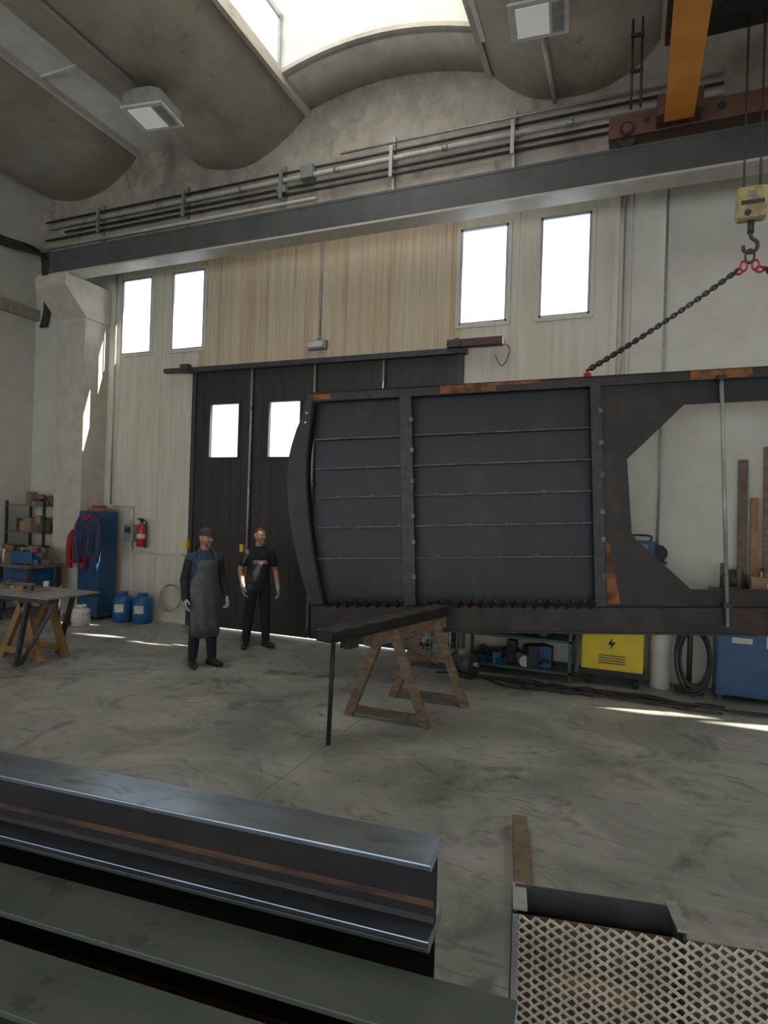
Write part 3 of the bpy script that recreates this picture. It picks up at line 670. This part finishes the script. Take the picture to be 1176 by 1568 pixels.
# ------------------------------------------------------------------ welding area
b=B('welding_machine')
b.bb(-.50,.20,7.77,8.2,.18,.88,'yellow',bev=.02);b.bb(-.52,.22,7.75,8.21,.12,.19,'dark',bev=.01)
b.bb(-.28,-.02,7.76,7.77,.66,.71,'dark')
b.prism([(-.2,.50),(-.15,.58),(-.155,.53),(-.11,.53),(-.17,.44),(-.16,.495)],7.76,7.769,'dark')
for zz in (.27,.30,.33,.36):b.bb(-.3,.0,7.764,7.77,zz,zz+.012,'dgrey')
for xx in (-.42,.12):
    for yy in (7.83,8.13):b.cyl((xx-.03,yy,.06),(xx+.03,yy,.06),.06,'dark')
b.tube([(-.4,7.8,.86),(-.4,7.77,1.0),(.1,7.77,1.0),(.1,7.8,.86)],.015,'dark')
b.done()
b=B('gas_cylinder')
b.lathe([(.11,0),(.115,.02),(.115,1.15),(.10,1.25),(.05,1.33),(.035,1.38)],'wht',seg=24);b.cyl((0,0,1.38),(0,0,1.44),.02,'galv')
b.cyl((0,-.1,1.41),(0,.02,1.41),.015,'galv');b.cyl((-.02,-.13,1.46),(-.02,-.1,1.46),.035,'label');b.done((.39,8.02,0))
b=B('wire_feeder')
b.box((0,0,.12),(.36,.25,.24),'blue',bev=.015);b.box((0,-.128,.15),(.18,.01,.1),'grey');b.cyl((.22,-.06,.1),(.22,.06,.1),.1,'dark');b.tube([(-.12,0,.24),(-.12,0,.3),(.12,0,.3),(.12,0,.24)],.012,'dark')
b.box((-.10,0,.27),(.12,.2,.05),'grey');b.done((.12,8.1,1.506))
b=B('wall_bracket_shelf')
b.bb(-.13,.43,7.95,8.298,1.48,1.505,'dgrey')
for xx in (-.05,.27):b.beam((xx,8.28,1.25),(xx,7.97,1.48),.02,.02,'dgrey');b.bb(xx-.015,xx+.015,8.28,8.298,1.2,1.48,'dgrey')
b.done()
b=B('blue_cabinet')
b.bb(.95,2.1,7.79,8.08,.06,1.2,'blue',bev=.01);b.bb(.97,1.5,7.778,7.79,.1,1.16,'blue');b.bb(1.53,2.08,7.778,7.79,.1,1.16,'blue')
for xx in (1.44,1.58):b.box((xx,7.77,.7),(.02,.03,.14),'galv')
b.bb(1.1,1.3,7.774,7.778,.66,.72,'label')
for xx in (1.0,2.05):b.bb(xx-.03,xx+.03,7.82,8.05,0,.06,'dgrey')
b.done()
b=B('cabinet_clutter')
b.sph((1.12,7.93,1.35),.13,'dark',sc=(1,.9,.95));b.box((1.12,7.84,1.24),(.14,.05,.08),'green');
b.box((1.02,7.93,1.225),(.3,.22,.05),'green',bev=.01);b.box((1.45,7.93,1.3),(.35,.2,.2),'card',bev=.01);b.box((1.5,7.93,1.45),(.2,.18,.1),'tool',bev=.01)
for q in range(12):
    x=random.uniform(1.0,2.0);y=random.uniform(7.84,8.03);b.cyl((x,y,1.2),(x,y,1.2+random.uniform(.1,.35)),.03,random.choice(['green','tool','wht','yellow']))
b.done()
b=B('leaning_planks')
for x,w_,h,m in ((1.23,.10,2.75,'woodg'),(1.36,.08,2.3,'woodo'),(1.5,.12,2.9,'wood')):
    b.beam((x+.02,8.13,.01),(x,8.27,h),w_,.03,m)
b.done()
b=B('green_parts_rack')
for xx in (-1.95,-.62):
    for yy in (7.7,8.2):b.bb(xx-.02,xx+.02,yy-.02,yy+.02,0,.95,'green')
for z in (.12,.5,.93):b.bb(-1.97,-.6,7.68,8.22,z-.03,z,'green')
for z in (.12,.5):
    for q in range(30):
        x=random.uniform(-1.85,-.85);h=random.uniform(.05,.28);y=random.uniform(7.76,8.1);t=random.random()
        if t<.5:b.box((x,y,z+h/2),(random.uniform(.06,.22),.14,h),random.choice(['tool','dgrey','green','grey','dark','blue']),rz=random.uniform(-.6,.6),bev=.006)
        elif t<.8:b.cyl((x,y-.06,z+.07),(x,y+.1,z+.07),.07,random.choice(['tool','dgrey','wht']))
        else:b.tube([(x,y,z+.02),(x+.08,y-.05,z+h),(x+.16,y,z+.05)],.02,'cable')
b.done()
b=B('wire_basket')
for q in range(9):
    x=-2.62+.066*q;b.cyl((x,7.55,.12),(x,7.55,.68),.005,'galv',seg=6);b.cyl((x,8.0,.12),(x,8.0,.68),.005,'galv',seg=6)
for q in range(9):
    z=.12+.07*q;b.cyl((-2.63,7.55,z),(-2.08,7.55,z),.005,'galv',seg=6);b.cyl((-2.63,7.55,z),(-2.63,8.0,z),.005,'galv',seg=6);b.cyl((-2.08,7.55,z),(-2.08,8,z),.005,'galv',seg=6)
for xx in (-2.63,-2.08):
    for yy in (7.55,8.0):b.cyl((xx,yy,0),(xx,yy,.70),.012,'galv')
b.bb(-2.62,-2.09,7.56,7.99,.12,.13,'galv')
for q in range(16):b.box((random.uniform(-2.5,-2.2),random.uniform(7.65,7.9),random.uniform(.2,.5)),(.16,.12,.12),random.choice(['wht','grey','tool','dark']),rz=random.uniform(0,3),rx=random.uniform(0,1),bev=.01)
b.done()
b=B('motor_pump')
b.cyl((-1.98,7.42,.17),(-1.73,7.34,.17),.12,'tool',seg=20);b.cyl((-2.01,7.43,.17),(-1.98,7.42,.17),.135,'grey',seg=20);b.box((-1.84,7.38,.03),(.28,.2,.06),'dgrey',rz=-.3);b.box((-1.86,7.38,.3),(.1,.1,.06),'grey',rz=-.3);b.cyl((-1.73,7.34,.17),(-1.66,7.32,.17),.03,'galv');b.done()
b=B('hose_coil')
for q in range(7):b.torus((.72+.02*math.sin(q),7.72+.02*math.cos(q*2),.45+.02*math.sin(q*3)),.2+.01*q,.012,'cable',mt=Matrix.Rotation(rad(78),3,'X'),sc=(.72,1.5,1),n=24)
b.cyl((.70,7.98,0),(.70,7.98,.95),.03,'dgrey');b.cyl((.70,7.98,.75),(.70,7.68,.80),.02,'dgrey');b.box((.70,7.98,.01),(.3,.3,.02),'dgrey');b.done()
b=B('floor_cables')
for q in range(7):
    x=-2.2+q*.2;pts=[(x,7.35,.014+.004*q)]
    for k in range(7):
        x+=random.uniform(.15,.6);pts.append((x,random.uniform(7.15,7.5),.014+.004*q))
    b.tube(pts,.012,'cable',seg=6)
b.done()
# ------------------------------------------------------------------ people
def capsule_bm(bm,p0,r0,p1,r1,seg=14,h=5):
    p0=Vector(p0);p1=Vector(p1);d=(p1-p0);z=d.normalized() if d.length>1e-6 else Vector((0,0,1))
    u=Vector((0,1,0)) if abs(z.y)<.9 else Vector((1,0,0));x=u.cross(z).normalized();y=z.cross(x)
    R=[]
    for k in range(1,h+1):
        a=-math.pi/2+math.pi/2*k/h;R.append((p0+z*(r0*math.sin(a)),r0*math.cos(a)))
    for k in range(0,h):
        a=math.pi/2*k/h;R.append((p1+z*(r1*math.sin(a)),r1*math.cos(a)))
    rings=[[bm.verts.new(c+r*(x*math.cos(2*math.pi*j/seg)+y*math.sin(2*math.pi*j/seg))) for j in range(seg)] for c,r in R]
    b0=bm.verts.new(p0-z*r0);b1=bm.verts.new(p1+z*r1)
    for a,b in zip(rings,rings[1:]):
        for j in range(seg):bm.faces.new((a[j],a[(j+1)%seg],b[(j+1)%seg],b[j]))
    for j in range(seg):
        bm.faces.new((b0,rings[0][(j+1)%seg],rings[0][j]));bm.faces.new((b1,rings[-1][j],rings[-1][(j+1)%seg]))
def loft_bm(bm,rings,seg=28):
    R=[[bm.verts.new((cx+rx*math.cos(2*math.pi*k/seg),cy+ry*math.sin(2*math.pi*k/seg),cz)) for k in range(seg)] for cx,cy,cz,rx,ry in rings]
    for a,b in zip(R,R[1:]):
        for k in range(seg):bm.faces.new((a[k],a[(k+1)%seg],b[(k+1)%seg],b[k]))
    bm.faces.new(R[0][::-1]);bm.faces.new(R[-1])
def remesh(name,bm,vox,it,parent,fac=.5):
    me=bpy.data.meshes.new(name+'_src');bm.to_mesh(me);bm.free()
    o=bpy.data.objects.new(name,me);S.collection.objects.link(o)
    md=o.modifiers.new('r','REMESH');md.mode='VOXEL';md.voxel_size=vox;md.use_smooth_shade=True
    sm=o.modifiers.new('s','SMOOTH');sm.factor=fac;sm.iterations=it
    dg=bpy.context.evaluated_depsgraph_get();dg.update()
    nm=bpy.data.meshes.new_from_object(o.evaluated_get(dg));nm.name=name
    o.modifiers.clear();o.data=nm;o.parent=parent
    for p in nm.polygons:p.use_smooth=True
    return o
def capd(P,p0,r0,p1,r1):
    p0=np.array(p0);p1=np.array(p1);d=p1-p0;t=np.clip(((P-p0)@d)/max(d@d,1e-9),0,1)
    return np.linalg.norm(P-(p0+t[:,None]*d),axis=1)-(r0+(r1-r0)*t)
def loftd(P,rings):
    z=np.array([r[2] for r in rings]);zz=np.clip(P[:,2],z[0],z[-1])
    I=lambda k:np.interp(zz,z,[r[k] for r in rings])
    rx,ry=I(3),I(4);q=np.sqrt(((P[:,0]-I(0))/rx)**2+((P[:,1]-I(1))/ry)**2)
    return (q-1)*np.minimum(rx,ry)+np.abs(P[:,2]-zz)
def person(name,loc,yaw,J,style):
    root=bpy.data.objects.new(name,None);S.collection.objects.link(root)
    bm=bmesh.new();prims=[]
    def cap(p0,r0,p1,r1,lab):capsule_bm(bm,p0,r0,p1,r1);prims.append(('c',(p0,r0,p1,r1),lab))
    def lof(r,lab):loft_bm(bm,r);prims.append(('l',(r,),lab))
    hx,hy=J.get('hip',(0,0));k=style['bulk']
    lof([(hx,hy,.79,.135*k,.10*k),(hx,hy,.85,.16*k,.115*k),(hx,hy,.93,.165*k,.118*k),(hx*.8,hy,.985,.160*k,.112*k)],'pants')
    lof([(hx*.8,hy,.94,.172*k,.126*k),(hx*.6,hy*.7,1.04,.165*k,.120*k),(hx*.4,hy*.5,1.12,.160*k,.115*k),(0,0,1.22,.170*k,.12*k),(0,0,1.31,.178*k,.12*k),(0,.005,1.36,.165*k,.10*k),(0,.01,1.415,.11*k,.08*k),(0,.01,1.45,.07,.065)],'torso')
    cap((0,.015,1.42),.062,(0,-.005,1.53),.054,'skin')
    for s in (-1,1):
        sh,el,wr=J['arm'][s]
        cap((.07*s,.005,1.385),.062,(sh[0],sh[1],sh[2]),.060*k,'torso')
        if style['sleeve']=='short':
            mid=tuple(np.array(sh)*.42+np.array(el)*.58)
            cap(sh,.062,mid,.060,'torso');cap(sh,.050,el,.040,'skin');cap(el,.041,tuple(np.array(el)*.55+np.array(wr)*.45),.037,'skin');cap(tuple(np.array(el)*.55+np.array(wr)*.45),.037,wr,.027,'skin')
        else:
            cap(sh,.063,el,.052,'sleeve');cap(el,.052,wr,.041,'sleeve')
        hp,kn,an=J['leg'][s]
        cap(hp,.098*k,kn,.070,'pants');cap(kn,.070,tuple(np.array(kn)*.5+np.array(an)*.5),.066,'pants');cap(tuple(np.array(kn)*.5+np.array(an)*.5),.066,(an[0],an[1],an[2]+.03),.058,'pants')
        fy=J['foot'][s];d=np.array((math.sin(fy),-math.cos(fy)))
        a=np.array(an[:2])
        hl=a-d*.045;ml=a+d*.08;to=a+d*.165
        cap((hl[0],hl[1],.05),.045,(a[0],a[1],.09),.048,'shoe');cap((hl[0],hl[1],.045),.042,(ml[0],ml[1],.045),.045,'shoe');cap((ml[0],ml[1],.045),.045,(to[0],to[1],.036),.036,'shoe')
    HC=Vector((0,-.02,1.605));hr=Matrix.Translation(HC)@Matrix.Rotation(J['head'][0],4,'Z')@Matrix.Rotation(J['head'][1],4,'X')
    q=bmesh.ops.create_uvsphere(bm,u_segments=32,v_segments=24,radius=1)
    for v in q['verts']:
        x,y,z=v.co;fx=.076;fyy=.097
        if z<0: fx*=1-.30*abs(z)**1.6;  y=y*(1-.18*abs(z)) -(.10*abs(z) )
        if y<0: y*=.97
        v.co=hr@Vector((x*fx,y*fyy,z*.117))
    prims.append(('h',(),'head'))
    def hcap(p0,r0,p1,r1):capsule_bm(bm,hr@Vector(p0),r0,hr@Vector(p1),r1,seg=10,h=4)
    hcap((0,-.093,.018),.009,(0,-.112,-.018),.013);hcap((0,-.106,-.020),.012,(0,-.095,-.022),.014)
    hcap((-.013,-.095,-.02),.009,(.013,-.095,-.02),.009)
    hcap((-.045,-.078,.030),.011,(.045,-.078,.030),.011)
    hcap((0,-.075,-.092),.022,(0,-.085,-.085),.018)
    hcap((-.018,-.088,-.052),.009,(.018,-.088,-.052),.009)
    for s in (-1,1):
        hcap((.078*s,.012,.012),.016,(.072*s,.004,-.028),.010);hcap((.04*s,-.066,-.02),.022,(.05*s,-.05,-.03),.02)
    body=remesh('body',bm,.0065,3,root,.4)
    me=body.data;n=len(me.polygons)
    P=np.empty(n*3);me.polygons.foreach_get('center',P);P=P.reshape(-1,3)
    labs=[];D=[]
    for t,a,l in prims:
        if t=='c':D.append(capd(P,*a))
        elif t=='l':D.append(loftd(P,*a))
        else:
            D.append(np.where(P[:,2]>1.505,-1.,9.))
        labs.append(l)
    L=np.array(labs)[np.argmin(np.array(D),axis=0)]
    names=style['mats'];keys=list(names)
    for kx in keys:me.materials.append(M[names[kx]])
    inv=np.array(hr.inverted());HP=(np.c_[P,np.ones(n)]@inv.T)[:,:3]
    L=L.astype('<U10')
    hm=(L=='head')
    L[hm]='skin'
    hair=hm&((HP[:,2]>.070)|((HP[:,1]>.0)&(HP[:,2]>-.01)&(~((abs(HP[:,0])>.066)&(HP[:,1]<.03)&(HP[:,2]<.035))))|((HP[:,1]>-.03)&(HP[:,2]>.045)))
    hair|=hm&(HP[:,1]>.03)&(HP[:,2]>-.05)
    L[hair]='hair'
    if style.get('stubble'):
        L[hm&(HP[:,2]<-.075)&(HP[:,1]<-.04)]='hair'
        L[hm&(abs(HP[:,2]+.040)<.007)&(HP[:,1]<-.07)&(abs(HP[:,0])<.035)]='hair'
    if 'print' in names:
        L[(L=='torso')&(P[:,1]<-.03)&(P[:,2]>1.205)&(P[:,2]<1.255)&(abs(P[:,0])<.10)]='print'
    idx=np.array([keys.index(l) for l in L],dtype=np.int32);me.polygons.foreach_set('material_index',idx)
    v=np.empty(len(me.vertices)*3);me.vertices.foreach_get('co',v);v=v.reshape(-1,3);v[:,2]=np.maximum(v[:,2],0.002);me.vertices.foreach_set('co',v.ravel());me.update()
    f=B('face_details')
    for s in (-1,1):
        f.sph(hr@Vector((.031*s,-.0835,.008)),.0115,'eyew',sc=(1.1,.8,.6),seg=12);f.sph(hr@Vector((.031*s,-.0915,.008)),.0055,'eyed',seg=10)
        f.tube([hr@Vector((.016*s,-.096,.026)),hr@Vector((.032*s,-.0955,.031)),hr@Vector((.05*s,-.082,.026))],.0042,'hairg',seg=6)
    f.tube([hr@Vector((-.024,-.089,-.054)),hr@Vector((0,-.0985,-.053)),hr@Vector((.024,-.089,-.054))],.0042,'lip',seg=6)
    f.done(parent=root)
    for s in (-1,1):
        sh,el,wr=[Vector(t) for t in J['arm'][s]]
        fd=(wr-el).normalized();ad=fd.copy();fd=(fd+Vector((0,0,-.5))).normalized()
        side=Vector((0,-1,0));side=(side-fd*side.dot(fd)).normalized()
        pn=fd.cross(side)*1.0
        if pn.x*s>0:pn=-pn
        g=bmesh.new()
        def G(a,b_,c):return tuple(wr+fd*a+side*b_+pn*c)
        capsule_bm(g,wr-ad*.025,.033,G(.005,0,0),.031)
        for o in (-.024,-.008,.008,.024):capsule_bm(g,G(.01,o*.7,0),.018,G(.088,o*1.15,0),.0135)
        for o,ln,c in ((.033,.072,.35),(.0115,.082,.42),(-.0115,.076,.5),(-.033,.060,.58)):
            p=Vector((.092,o,0));a=0;sp=o*1.3
            r=.0105
            for sg in (.45,.32,.23):
                a+=c*.8
                qn=Vector((p.x+ln*sg*math.cos(a),p.y+sp*sg*.6,p.z+ln*sg*math.sin(a)))
                capsule_bm(g,G(*p),r,G(*qn),r*.93,seg=10,h=4);p=qn;r*=.93
        t0=Vector((.025,.026,.006));t1=Vector((.058,.058,.020));t2=Vector((.085,.066,.030))
        capsule_bm(g,G(*t0),.0165,G(*t1),.0135);capsule_bm(g,G(*t1),.0130,G(*t2),.011)
        go=remesh('glove',g,.0032,2,root,.4);go.data.materials.append(M['glove'])
    root.location=loc;root.rotation_euler=(0,0,yaw)
    return root,hr
J1=dict(arm={-1:((-.185,0,1.35),(-.24,.03,1.09),(-.255,-.06,.87)),1:((.185,0,1.35),(.245,.02,1.09),(.265,-.09,.88))},
  leg={-1:((-.09,0,.86),(-.10,-.01,.48),(-.105,.03,.09)),1:((.09,0,.86),(.10,-.03,.48),(.12,-.03,.09))},
  foot={-1:-.2,1:.35},head=(rad(22),rad(4)))
r1,h1=person('worker_in_apron',(-4.93,6.24,0),rad(60),J1,dict(bulk=1.08,sleeve='long',stubble=True,mats=dict(torso='denim',sleeve='blackc',pants='navy',shoe='shoe',skin='skin',hair='hairg')))
b=B('leather_apron')
rows=[(1.34,.20,.135,38),(1.25,.205,.147,42),(1.15,.20,.142,52),(1.08,.20,.144,68),(1.0,.205,.150,74),(.9,.210,.158,72),(.78,.215,.165,68),(.65,.22,.172,64),(.52,.225,.178,60),(.40,.23,.182,58)]
vr=[]
for z,rx,ry,an in rows:
    row=[]
    for j in range(25):
        a=rad(an)*(j/12-1);wv=.010*math.sin(a*9+z*6)*max(0,(1.2-z))*1.5
        row.append(b.bm.verts.new((math.sin(a)*(rx+wv),-math.cos(a)*(ry+wv),z-(.02*math.cos(a*1.5) if z<.45 else 0))))
    vr.append(row)
im=b.mi('apron')
for a_,c_2 in zip(vr,vr[1:]):
    for j in range(24):
        f=b.bm.faces.new((a_[j],c_2[j],c_2[j+1],a_[j+1]));f.smooth=True;f.material_index=im
for s in (-1,1):b.tube([(.11*s,-.12,1.33),(.10*s,-.10,1.41),(.085*s,-.02,1.465),(.06*s,.06,1.45)],.010,'apron')
b.tube([(-.18,-.05,1.05),(-.19,.05,1.05),(0,.145,1.05),(.19,.05,1.05),(.18,-.05,1.05)],.009,'apron')
o=b.done(parent=r1);sm=o.modifiers.new('t','SOLIDIFY');sm.thickness=.004
b=B('cap')
q=bmesh.ops.create_uvsphere(b.bm,u_segments=24,v_segments=16,radius=1)
vs=q['verts'];im=b.mi('cap')
for v in vs:
    x,y,z=v.co;v.co=Vector((x*.086,y*.106+.003,.045+max(z,-.12)*.088))
for f in b.bm.faces:f.material_index=im;f.smooth=True
b.prism([(-.068,-.075),(-.062,-.12),(-.035,-.150),(0,-.160),(.035,-.150),(.062,-.12),(.068,-.075)],.036,.044,'cap',axis='Z')
o=b.done(parent=r1);o.matrix_local=h1
J2=dict(arm={-1:((-.175,0,1.35),(-.255,.03,1.11),(-.235,-.09,.89)),1:((.175,0,1.35),(.25,.04,1.10),(.275,-.05,.86))},
  leg={-1:((-.09,0,.86),(-.13,-.02,.48),(-.15,.02,.09)),1:((.09,0,.86),(.11,-.02,.48),(.13,0.0,.09))},
  foot={-1:-.35,1:.45},head=(rad(25),rad(2)))
r2,h2=person('worker_in_tshirt',(-4.92,7.44,0),rad(45),J2,dict(bulk=.98,sleeve='short',mats=dict(torso='tshirt',pants='navy',shoe='shoe',skin='skin2',hair='hair',print='print')))
print('done')
